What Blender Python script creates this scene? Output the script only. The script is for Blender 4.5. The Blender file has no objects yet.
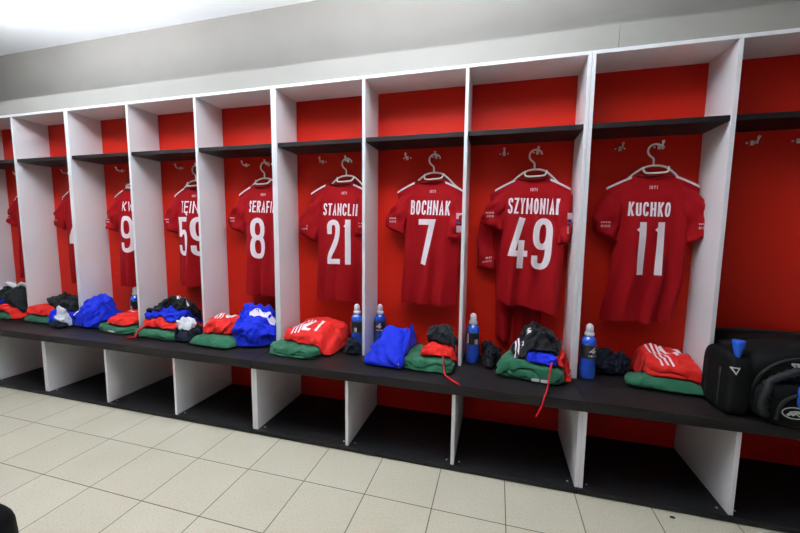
import bpy, bmesh, math, random
from mathutils import Vector, Matrix, noise
from mathutils.bvhtree import BVHTree

def nvec(v):
    """repeatable vector noise"""
    return Vector((noise.noise(v), noise.noise(v + Vector((31.7, 11.3, 5.1))), noise.noise(v + Vector((7.9, 43.1, 19.7)))))

S = bpy.context.scene
COL = S.collection
PI = math.pi

# ------------------------------------------------------------------ helpers
def link(o, parent=None):
    COL.objects.link(o)
    if parent is not None:
        o.parent = parent
        o.matrix_parent_inverse = parent_world(parent).inverted()
    return o

def parent_world(p):
    m = p.matrix_basis.copy()
    q = p.parent
    while q is not None:
        m = q.matrix_basis @ q.matrix_parent_inverse.inverted().inverted() @ m if False else q.matrix_basis @ m
        q = q.parent
    return m

def obj(name, bm, mat, parent=None, smooth=False, recalc=True):
    """link one bmesh (world coordinates) as one mesh object"""
    if recalc:
        bmesh.ops.recalc_face_normals(bm, faces=bm.faces[:])
    me = bpy.data.meshes.new(name)
    bm.to_mesh(me)
    bm.free()
    if smooth:
        me.polygons.foreach_set('use_smooth', [True] * len(me.polygons))
    mats = mat if isinstance(mat, (list, tuple)) else [mat]
    for m in mats:
        me.materials.append(m)
    o = bpy.data.objects.new(name, me)
    COL.objects.link(o)
    if parent is not None:
        o.parent = parent
        # meshes are built in world coordinates: move them into the thing's frame
        me.transform(Matrix.Translation(-Vector(WORLD[parent.name])))
        WORLD[o.name] = WORLD[parent.name]
    else:
        WORLD[o.name] = (0, 0, 0)
    return o

WORLD = {}

def thing(name, label, cat, loc, group=None):
    o = bpy.data.objects.new(name, None)
    o.empty_display_size = .05
    COL.objects.link(o)
    o.location = loc
    WORLD[o.name] = tuple(loc)
    o['label'] = label
    o['category'] = cat
    if group:
        o['group'] = group
    return o

def rebase(o, loc):
    """give a one-mesh thing its origin at its base"""
    o.data.transform(Matrix.Translation(-Vector(loc)))
    o.location = loc
    WORLD[o.name] = tuple(loc)
    for c in o.children:
        pass

def tag(o, label, cat, group=None):
    o['label'] = label
    o['category'] = cat
    if group:
        o['group'] = group
    return o

def struct(o):
    o['kind'] = 'structure'
    return o

def box(bm, x0, x1, y0, y1, z0, z1, bev=0.0):
    vs = [bm.verts.new(p) for p in ((x0, y0, z0), (x1, y0, z0), (x1, y1, z0), (x0, y1, z0),
                                    (x0, y0, z1), (x1, y0, z1), (x1, y1, z1), (x0, y1, z1))]
    fs = [bm.faces.new([vs[i] for i in f]) for f in ((0, 3, 2, 1), (4, 5, 6, 7), (0, 1, 5, 4), (1, 2, 6, 5), (2, 3, 7, 6), (3, 0, 4, 7))]
    if bev:
        es = list({e for f in fs for e in f.edges})
        bmesh.ops.bevel(bm, geom=es, offset=bev, segments=2, profile=.5, affect='EDGES')

def boxm(x0, x1, y0, y1, z0, z1, bev=0.0):
    bm = bmesh.new()
    box(bm, x0, x1, y0, y1, z0, z1, bev)
    return bm

def tube(bm, pts, r, seg=8, cap=True, flat=1.0):
    pts = [Vector(p) for p in pts]
    n = len(pts)
    rs = r if isinstance(r, (list, tuple)) else [r] * n
    rings = []
    prev = None
    for i, p in enumerate(pts):
        a = pts[max(i - 1, 0)]
        b = pts[min(i + 1, n - 1)]
        t = (b - a).normalized()
        if prev is None:
            u = t.orthogonal().normalized()
        else:
            u = (prev - t * prev.dot(t))
            u = u.normalized() if u.length > 1e-6 else t.orthogonal().normalized()
        prev = u
        w = t.cross(u)
        rings.append([bm.verts.new(p + (u * math.cos(2 * PI * k / seg) + w * flat * math.sin(2 * PI * k / seg)) * rs[i]) for k in range(seg)])
    for i in range(n - 1):
        for k in range(seg):
            bm.faces.new((rings[i][k], rings[i][(k + 1) % seg], rings[i + 1][(k + 1) % seg], rings[i + 1][k]))
    if cap:
        bm.faces.new(rings[0][::-1])
        bm.faces.new(rings[-1])

def lathe(bm, cx, cy, prof, seg=24):
    """prof: list of (r, z) from bottom to top"""
    rings = []
    for r, z in prof:
        rings.append([bm.verts.new((cx + r * math.cos(2 * PI * k / seg), cy + r * math.sin(2 * PI * k / seg), z)) for k in range(seg)])
    for i in range(len(rings) - 1):
        for k in range(seg):
            bm.faces.new((rings[i][k], rings[i][(k + 1) % seg], rings[i + 1][(k + 1) % seg], rings[i + 1][k]))
    bm.faces.new(rings[0][::-1])
    bm.faces.new(rings[-1])

def smoothpath(pts, it=2, closed=False):
    pts = [Vector(p) for p in pts]
    for _ in range(it):
        out = []
        n = len(pts)
        if not closed:
            out.append(pts[0])
        for i in range(n if closed else n - 1):
            a = pts[i]
            b = pts[(i + 1) % n]
            out.append(a * .75 + b * .25)
            out.append(a * .25 + b * .75)
        if not closed:
            out.append(pts[-1])
        pts = out
    return pts

# ------------------------------------------------------------------ materials
def mat(name, base, rough=.5, spec=.5, metal=0.0):
    m = bpy.data.materials.new(name)
    m.use_nodes = True
    b = m.node_tree.nodes['Principled BSDF']
    b.inputs['Base Color'].default_value = (*base, 1)
    b.inputs['Roughness'].default_value = rough
    b.inputs['Specular IOR Level'].default_value = spec
    b.inputs['Metallic'].default_value = metal
    return m

def nz(m, scale=8.0, c0=None, c1=None, bump=0.0, detail=4.0, bdist=.002, stretch=(1, 1, 1), rough=None):
    """add a noise variation of the base colour and / or a bump, in object coordinates"""
    nt = m.node_tree
    N, L = nt.nodes, nt.links
    b = N['Principled BSDF']
    tc = N.new('ShaderNodeTexCoord')
    mp = N.new('ShaderNodeMapping')
    mp.inputs['Scale'].default_value = stretch
    L.new(tc.outputs['Object'], mp.inputs['Vector'])
    t = N.new('ShaderNodeTexNoise')
    t.inputs['Scale'].default_value = scale
    t.inputs['Detail'].default_value = detail
    L.new(mp.outputs['Vector'], t.inputs['Vector'])
    if c0 is not None:
        r = N.new('ShaderNodeValToRGB')
        r.color_ramp.elements[0].position = .3
        r.color_ramp.elements[1].position = .7
        r.color_ramp.elements[0].color = (*c0, 1)
        r.color_ramp.elements[1].color = (*c1, 1)
        L.new(t.outputs['Fac'], r.inputs['Fac'])
        L.new(r.outputs['Color'], b.inputs['Base Color'])
    if bump:
        bp = N.new('ShaderNodeBump')
        bp.inputs['Strength'].default_value = bump
        bp.inputs['Distance'].default_value = bdist
        L.new(t.outputs['Fac'], bp.inputs['Height'])
        L.new(bp.outputs['Normal'], b.inputs['Normal'])
    return m

def fabric(name, base, rough=.75, sheen=0.0, scale=260, bump=.25, var=.85, spec=.12):
    m = mat(name, base, rough, spec)
    nz(m, scale, tuple(c * var for c in base), base, bump, 2, .001)
    if sheen:
        m.node_tree.nodes['Principled BSDF'].inputs['Sheen Weight'].default_value = sheen
    return m

M = {}
M['white_board'] = nz(mat('white_melamine', (.80, .79, .82), .38, .45), 3, (.78, .77, .80), (.82, .81, .84))
M['edge_white'] = mat('white_edge_band', (.86, .87, .88), .4, .45)
M['red_board'] = nz(mat('red_laminate', (.50, .013, .0045), .5, .12), 2, (.475, .0115, .004), (.525, .0145, .005))
M['black_board'] = nz(mat('black_brown_laminate', (.012, .010, .011), .42, .22), 14, (.007, .006, .0065), (.019, .016, .017), .08, 5, .001, (.35, 5, 5))
M['black_base'] = nz(mat('black_plinth_laminate', (.008, .008, .009), .5, .22), 40, (.004, .004, .0045), (.014, .014, .016), .05, 6, .001)
M['wall'] = nz(mat('grey_wall_paint', (.26, .243, .225), .9, .2), 5, (.252, .235, .218), (.268, .251, .232), .05)
M['side_wall'] = nz(mat('white_wall_paint', (.36, .36, .37), .9, .2), 5, (.35, .35, .36), (.37, .37, .38), .05)
M['ceiling'] = nz(mat('white_ceiling_paint', (.86, .88, .90), .95, .1), 5, (.85, .87, .89), (.87, .89, .91))
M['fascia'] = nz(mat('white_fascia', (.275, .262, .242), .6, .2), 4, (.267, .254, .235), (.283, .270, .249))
M['chrome'] = mat('brushed_chrome', (.78, .78, .80), .35, .5, .6)
M['hanger'] = mat('white_plastic', (.80, .76, .70), .4, .5)
M['jersey'] = fabric('red_shirt_fabric', (.27, .002, .005), .8, 0, 300, .2, .85)
M['jersey_dark'] = fabric('dark_red_collar_fabric', (.20, .004, .008), .7, 0, 300, .2)
M['print'] = mat('white_print', (.86, .76, .80), .55, .3)
M['print_dim'] = mat('pale_small_print', (.60, .36, .38), .6, .3)
M['patch_blue'] = mat('blue_patch_print', (.10, .16, .50), .55, .3)
M['green'] = fabric('green_terry', (.022, .125, .066), .9, .15, 420, .6, .7)
M['blue'] = fabric('royal_blue_fabric', (.006, .022, .52), .6, .05, 260, .2, .8)
M['red'] = fabric('red_shorts_fabric', (.60, .016, .012), .6, .05, 260, .2, .85)
M['black'] = fabric('black_fabric', (.010, .011, .013), .6, .05, 260, .25, .7)
M['navy'] = fabric('dark_navy_fabric', (.008, .011, .022), .65, .05, 260, .25, .7)
M['grey_dark'] = fabric('charcoal_fabric', (.016, .018, .022), .7, .05, 260, .25, .7)
M['white_cloth'] = fabric('white_sock_fabric', (.72, .73, .78), .85, .1, 200, .4, .9)
M['lace'] = fabric('red_lace_cord', (.55, .012, .02), .7, 0, 300, .2)
M['tag'] = mat('white_label', (.80, .82, .82), .6, .3)
M['bottle'] = mat('blue_drink_bottle', (.010, .070, .48), .12, .6)
M['bottle'].node_tree.nodes['Principled BSDF'].inputs['Coat Weight'].default_value = .4
M['bottle_label'] = mat('black_bottle_label', (.012, .013, .018), .3, .5)
M['cap'] = mat('translucent_cap', (.80, .80, .86), .3, .5)
M['cap_blue'] = mat('blue_bottle_collar', (.012, .10, .60), .3, .5)
M['bag'] = fabric('black_bag_nylon', (.0045, .0048, .0052), .7, 0, 350, .35, .6, .15)
M['bag_trim'] = mat('black_bag_webbing', (.014, .014, .015), .6, .25)
M['bag_mark'] = mat('silver_bag_print', (.50, .50, .48), .4, .5)
M['dirt'] = mat('dark_crumb', (.03, .022, .016), .9, .2)
M['uplight_body'] = mat('added_uplight_housing', (.75, .75, .75), .5, .4)  # body of the added, unseen uplights

def tile_floor():
    m = mat('cream_floor_tiles', (.62, .58, .47), .35, .5)
    nt = m.node_tree
    N, L = nt.nodes, nt.links
    b = N['Principled BSDF']
    tc = N.new('ShaderNodeTexCoord')
    mp = N.new('ShaderNodeMapping')
    p = .2925
    mp.inputs['Location'].default_value = (-(1.507 % p) / p, (.2655 % p) / p, 0)
    mp.inputs['Scale'].default_value = (1 / p, 1 / p, 1)
    L.new(tc.outputs['Object'], mp.inputs['Vector'])
    br = N.new('ShaderNodeTexBrick')
    br.offset = 0.0
    br.inputs['Scale'].default_value = 1.0
    br.inputs['Brick Width'].default_value = 1.0
    br.inputs['Row Height'].default_value = 1.0
    br.inputs['Mortar Size'].default_value = .0075
    br.inputs['Mortar Smooth'].default_value = .2
    br.inputs['Bias'].default_value = 0
    br.inputs['Color1'].default_value = (.58, .54, .43, 1)
    br.inputs['Color2'].default_value = (.55, .51, .405, 1)
    br.inputs['Mortar'].default_value = (.10, .085, .06, 1)
    L.new(mp.outputs['Vector'], br.inputs['Vector'])
    sp = N.new('ShaderNodeTexNoise')
    sp.inputs['Scale'].default_value = 170
    sp.inputs['Detail'].default_value = 3
    L.new(tc.outputs['Object'], sp.inputs['Vector'])
    rp = N.new('ShaderNodeValToRGB')
    rp.color_ramp.elements[0].position = .30
    rp.color_ramp.elements[0].color = (.72, .70, .66, 1)
    rp.color_ramp.elements[1].position = .46
    rp.color_ramp.elements[1].color = (1, 1, 1, 1)
    L.new(sp.outputs['Fac'], rp.inputs['Fac'])
    cl = N.new('ShaderNodeTexNoise')
    cl.inputs['Scale'].default_value = 3
    L.new(tc.outputs['Object'], cl.inputs['Vector'])
    rc = N.new('ShaderNodeValToRGB')
    rc.color_ramp.elements[0].position = .3
    rc.color_ramp.elements[0].color = (.93, .92, .90, 1)
    rc.color_ramp.elements[1].position = .7
    rc.color_ramp.elements[1].color = (1, 1, 1, 1)
    L.new(cl.outputs['Fac'], rc.inputs['Fac'])
    mx = N.new('ShaderNodeMix')
    mx.data_type = 'RGBA'
    mx.blend_type = 'MULTIPLY'
    mx.inputs[0].default_value = 1
    L.new(br.outputs['Color'], mx.inputs[6])
    L.new(rp.outputs['Color'], mx.inputs[7])
    mx2 = N.new('ShaderNodeMix')
    mx2.data_type = 'RGBA'
    mx2.blend_type = 'MULTIPLY'
    mx2.inputs[0].default_value = 1
    L.new(mx.outputs[2], mx2.inputs[6])
    L.new(rc.outputs['Color'], mx2.inputs[7])
    L.new(mx2.outputs[2], b.inputs['Base Color'])
    bp = N.new('ShaderNodeBump')
    bp.inputs['Strength'].default_value = .4
    bp.inputs['Distance'].default_value = .002
    bp.invert = True
    L.new(br.outputs['Fac'], bp.inputs['Height'])
    L.new(bp.outputs['Normal'], b.inputs['Normal'])
    return m
M['floor'] = tile_floor()

# ------------------------------------------------------------------ dimensions (metres)
W = 1.6387            # one locker section (three bays)
T = .0168             # board thickness
D = .450              # back panel
U = .232              # front edge of the upper dividers
H0, H1, H2, H3 = .027, .379, .425, 1.925
SHELF = 1.628
CEIL = 2.51
WALLY = .47
XL, XR = -1.70, 4.98

def xof(k, s):
    m, j = divmod(k - 1, 3)
    x0 = m * W
    inner = (W - 4 * T) / 3
    if j == 0:
        return x0 + s * T
    c0 = x0 + T + j * inner + (j - 1) * T
    return c0 + (T if s > 0 else 0)

def bay(k):
    return xof(k, 1), xof(k + 1, -1)

# ------------------------------------------------------------------ room shell
struct(obj('floor', boxm(XL, XR, -3.6, WALLY + .02, -.06, 0), M['floor']))
struct(obj('ceiling', boxm(XL, XR, -3.6, WALLY + .02, CEIL, CEIL + .06), M['ceiling']))
struct(obj('wall_back', boxm(XL, XR, WALLY, WALLY + .08, 0, CEIL), M['wall']))
struct(obj('wall_left', boxm(XL - .08, XL, -3.6, WALLY + .08, 0, CEIL), M['side_wall']))
struct(obj('wall_right', boxm(XR, XR + .08, -3.6, WALLY + .08, 0, CEIL), M['side_wall']))
struct(obj('wall_front', boxm(XL, XR, -3.68, -3.6, 0, CEIL), M['side_wall']))
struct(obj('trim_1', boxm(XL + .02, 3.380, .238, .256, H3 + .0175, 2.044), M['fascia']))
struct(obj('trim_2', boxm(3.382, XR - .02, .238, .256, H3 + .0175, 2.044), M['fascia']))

# ------------------------------------------------------------------ locker sections
def screw_bm(x, y, z, r=.004, axis='z'):
    bm = bmesh.new()
    if axis == 'z':
        lathe(bm, x, y, [(r, z), (r, z + .0012), (r * .6, z + .002)], 10)
    else:
        tube(bm, [(x, y, z), (x, y - .002, z)], r, 10)
    return bm

def coat_hook(x, parent):
    z = 1.553
    bm = bmesh.new()
    box(bm, x - .0075, x + .0075, D - .0035, D, z - .011, z + .011, .002)
    o = obj('coat_hook', bm, M['chrome'], parent)
    bm = bmesh.new()
    tube(bm, smoothpath([(x, D - .003, z), (x, D - .020, z - .004), (x, D - .038, z - .002), (x, D - .046, z + .016)], 2), .0045, 8)
    lathe(bm, x, D - .046, [(.002, z + .010), (.0065, z + .014), (.0065, z + .019), (.002, z + .023)], 10)
    obj('prong', bm, M['chrome'], o, True)
    for s in (-1, 1):
        obj('screw', screw_bm(x + s * .020, D - .0002, z, .0045, 'y'), M['chrome'], o)
    return o

SECTION = {-1: 'white locker section with red back at far left of the row',
           0: 'white locker section holding the shirts numbered 9, 59 and 8',
           1: 'white locker section in the middle holding shirts 21, 7 and 49',
           2: 'white locker section at right holding shirt 11 and the black bag'}

def section(m):
    x0, x1 = m * W, (m + 1) * W
    e = .0006
    t = thing('locker_unit', SECTION[m], 'locker', ((x0 + x1) / 2, D, 0), 'locker sections along the wall')
    obj('base_board', boxm(x0 + e, x1 - e, -.012, D + .014, .003, H0, .0015), M['black_base'], t)
    obj('back_panel', boxm(x0 + e, x1 - e, D, D + .014, H0 + .0003, H3 + .0168), M['red_board'], t)
    obj('bench', boxm(x0 + e, x1 - e, -.018, D - .0003, H1, H2, .0025), M['black_board'], t)
    obj('top_panel', boxm(x0 + e, x1 - e, U, D - .0003, H3, H3 + .0168, .001), M['white_board'], t)
    k0 = 3 * m + 1
    for j in range(4):
        k = k0 + j
        if j == 0:
            a, b = x0 + e, x0 + T
        elif j == 3:
            a, b = x1 - T, x1 - e
        else:
            a, b = xof(k, -1), xof(k, 1)
        nm = 'side_panel' if j in (0, 3) else 'divider'
        obj(nm, boxm(a, b, U, D - .0003, H2 + .0003, H3 - .0003, .0012), M['white_board'], t)
        obj('foot_' + ('side_panel' if j in (0, 3) else 'divider'), boxm(a, b, -.004, D - .0003, H0 + .0003, H1 - .0003, .0012), M['white_board'], t)
    for j in range(3):
        a, b = bay(k0 + j)
        obj('shelf', boxm(a + .0005, b - .0005, U + .008, D - .0003, SHELF - .024, SHELF, .0012), M['black_board'], t)
        c = (a + b) / 2
        for dx in (-.083, .087):
            coat_hook(c + dx, t)
        for xx in (a + .022, b - .022):
            obj('screw', screw_bm(xx, .028, H0, .0045), M['chrome'], t)
    return t

for m in (-1, 0, 1, 2):
    section(m)

# ------------------------------------------------------------------ lettering: stroke glyphs
def RR(x0, y0, x1, y1):      # rounded loop
    return ('c', [(x0, y0), (x0, y1), (x1, y1), (x1, y0)])
GL = {
 '0': [RR(0, 0, 1, 1)], 'O': [RR(0, 0, 1, 1)],
 '1': [('l', [(.74, 1), (.74, 0)]), ('t', [(.02, .875), (.40, .925), (.74, .985)])],
 '2': [('s', [(0, .70), (0, 1), (1, 1), (1, .66), (.55, .38), (0, .12), (0, 0)]), ('l', [(0, 0), (1, 0)])],
 '4': [('l', [(.62, 1), (0, .27), (1, .27)]), ('l', [(.72, .5), (.72, 0)])],
 '5': [('l', [(.95, 1), (.05, 1), (.05, .56)]), ('s', [(.05, .54), (.4, .64), (1, .62), (1, 0), (0, 0), (0, .24)])],
 '7': [('l', [(0, 1), (1, 1), (.35, 0)])],
 '8': [RR(.02, .52, .98, 1), RR(0, 0, 1, .52)],
 '9': [RR(0, .44, 1, 1), ('s', [(1, .72), (1, 0), (0, 0), (0, .24)])],
 'A': [('l', [(0, 0), (.5, 1), (1, 0)]), ('l', [(.2, .3), (.8, .3)])],
 'B': [('l', [(0, 0), (0, 1)]), ('s', [(0, 1), (.9, 1), (.9, .53), (0, .53)]), ('s', [(0, .53), (1, .53), (1, 0), (0, 0)])],
 'C': [('s', [(1, .72), (1, 1), (0, 1), (0, 0), (1, 0), (1, .28)])],
 'E': [('l', [(1, 1), (0, 1), (0, 0), (1, 0)]), ('l', [(0, .52), (.85, .52)])],
 'F': [('l', [(1, 1), (0, 1), (0, 0)]), ('l', [(0, .50), (.85, .50)])],
 'H': [('l', [(0, 0), (0, 1)]), ('l', [(1, 0), (1, 1)]), ('l', [(0, .5), (1, .5)])],
 'I': [('l', [(.5, 0), (.5, 1)])],
 'K': [('l', [(0, 0), (0, 1)]), ('l', [(1, 1), (.1, .42)]), ('l', [(.32, .58), (1, 0)])],
 'L': [('l', [(0, 1), (0, 0), (1, 0)])],
 'M': [('l', [(0, 0), (0, 1)]), ('l', [(1, 0), (1, 1)]), ('t', [(0, .97), (.5, .25), (1, .97)])],
 'N': [('l', [(0, 0), (0, 1)]), ('l', [(1, 0), (1, 1)]), ('t', [(0, .96), (1, .04)])],
 'R': [('l', [(0, 0), (0, 1)]), ('s', [(0, 1), (1, 1), (1, .48), (0, .48)]), ('l', [(.45, .48), (1, 0)])],
 'S': [('s', [(1, .76), (1, 1), (0, 1), (0, .60), (1, .42), (1, 0), (0, 0), (0, .24)])],
 'T': [('l', [(0, 1), (1, 1)]), ('l', [(.5, 1), (.5, 0)])],
 'U': [('s', [(0, 1), (0, .3), (0, 0), (1, 0), (1, .3), (1, 1)])],
 'W': [('l', [(0, 1), (.25, 0), (.5, .75), (.75, 0), (1, 1)])],
 'Y': [('l', [(0, 1), (.5, .45), (1, 1)]), ('l', [(.5, .5), (.5, 0)])],
 'Z': [('l', [(0, 1), (1, 1), (0, 0), (1, 0)])],
 'Ę': [('l', [(1, 1), (0, 1), (0, 0), (1, 0)]), ('l', [(0, .52), (.85, .52)]), ('l', [(.85, 0), (.6, -.16), (.95, -.24)])],
}
GW = {'N': 1.12, '1': .62, 'I': .32, 'M': 1.3, 'W': 1.35, 'L': .85, 'T': .9}

def ribbon(bm, pts, w, closed=False):
    n = len(pts)
    L, R_ = [], []
    for i in range(n):
        p = Vector(pts[i])
        if closed:
            a, b = Vector(pts[i - 1]), Vector(pts[(i + 1) % n])
        else:
            a, b = Vector(pts[max(i - 1, 0)]), Vector(pts[min(i + 1, n - 1)])
        d1 = (p - a)
        d2 = (b - p)
        if d1.length < 1e-9:
            d1 = d2
        if d2.length < 1e-9:
            d2 = d1
        d1.normalize()
        d2.normalize()
        n1 = Vector((-d1.y, d1.x))
        n2 = Vector((-d2.y, d2.x))
        mt = (n1 + n2)
        mt = mt.normalized() if mt.length > 1e-6 else n1
        k = min(1 / max(mt.dot(n1), .3), 1.9)
        L.append(bm.verts.new((p.x + mt.x * w / 2 * k, p.y + mt.y * w / 2 * k, 0)))
        R_.append(bm.verts.new((p.x - mt.x * w / 2 * k, p.y - mt.y * w / 2 * k, 0)))
    for i in range(n if closed else n - 1):
        j = (i + 1) % n
        bm.faces.new((L[i], L[j], R_[j], R_[i]))

def text_bm(txt, x0, x1, y0, y1, sw, gap=.3, grid=.012, widths=None):
    """flat lettering in the xy plane filling the given box; sw = stroke width"""
    bm = bmesh.new()
    h = y1 - y0
    ws = [GW.get(c, 1.0) * ((widths or {}).get(i, 1)) for i, c in enumerate(txt)]
    gaps = gap * (len(txt) - 1)
    unit = (x1 - x0) / (sum(ws) + gaps)
    x = x0
    for c, w in zip(txt, ws):
        gw = unit * w
        s = min(sw, gw * .8)
        for kind, pts in GL[c]:
            q = [(x + s / 2 + px * max(gw - s, 0), y0 + sw / 2 + py * (h - sw)) for px, py in pts]
            if kind == 'c':
                ribbon(bm, [tuple(v) for v in smoothpath(q, 3, True)], s, True)
            elif kind == 't':
                ribbon(bm, q, s * .62)
            elif kind == 's':
                ribbon(bm, [tuple(v) for v in smoothpath(q, 3)], s)
            else:
                # butt ends run out to the edge of the box
                e0 = Vector(q[0]) - Vector(q[1]); e1 = Vector(q[-1]) - Vector(q[-2])
                q[0] = tuple(Vector(q[0]) + e0.normalized() * s / 2)
                q[-1] = tuple(Vector(q[-1]) + e1.normalized() * s / 2)
                ribbon(bm, q, s)
        x += gw + unit * gap
    cut(bm, grid)
    return bm

def cut(bm, g):
    xs = [v.co.x for v in bm.verts]
    ys = [v.co.y for v in bm.verts]
    for ax, lo, hi in ((0, min(xs), max(xs)), (1, min(ys), max(ys))):
        n = int((hi - lo) / g)
        for i in range(1, n + 1):
            co = Vector((0, 0, 0))
            co[ax] = lo + (hi - lo) * i / (n + 1)
            no = Vector((0, 0, 0))
            no[ax] = 1
            bmesh.ops.bisect_plane(bm, geom=bm.verts[:] + bm.edges[:] + bm.faces[:], plane_co=co, plane_no=no)

# ------------------------------------------------------------------ hangers and shirts
HANGERS = 'plastic coat hangers in the lockers'
SHIRTS = 'red match shirts on hangers'

def hanger(x0, hx, label):
    """x0 stem, hx hook; seen from the front"""
    y = .402
    t = thing('coat_hanger', label, 'hanger', (x0, y, 1.36), HANGERS)
    r = .0048
    cx, cz = hx - .038, 1.527
    cx = x0 + .004
    pts = [(x0, y, 1.458), (x0, y, 1.484)]
    arc = [(cx + .031 * math.cos(a), y, cz + .031 * math.sin(a)) for a in [math.radians(d) for d in range(235, 5, -15)]]
    pts += [(x0 - .003, y, 1.492)] + arc
    bm = bmesh.new()
    tube(bm, smoothpath(pts, 1), r * .95, 8)
    obj('hook', bm, M['hanger'], t, True)
    bm = bmesh.new()
    arms = [(x0 - .180, y, 1.345), (x0 - .12, y, 1.382), (x0 - .08, y - .004, 1.424), (x0 - .030, y - .006, 1.456),
            (x0 + .042, y - .006, 1.456), (x0 + .082, y - .004, 1.425), (x0 + .12, y, 1.382), (x0 + .165, y, 1.352)]
    tube(bm, smoothpath(arms, 2), r, 8)
    obj('arm_bar', bm, M['hanger'], t, True)
    bm = bmesh.new()
    lp = [(x0 - .050, y - .018, 1.444), (x0 - .046, y - .034, 1.420), (x0 - .03, y - .037, 1.416), (x0 + .035, y - .037, 1.418), (x0 + .052, y - .034, 1.424), (x0 + .058, y - .018, 1.447)]
    tube(bm, smoothpath(lp, 2), r * .9, 8)
    obj('loop_bar', bm, M['hanger'], t, True)
    return t

def lerp(tab, v):
    for (a, p), (b, q) in zip(tab, tab[1:]):
        if v <= b:
            k = (v - a) / (b - a)
            k = k * k * (3 - 2 * k)
            return p + (q - p) * k
    return tab[-1][1]

def name_sw(t):
    return .0092

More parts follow.
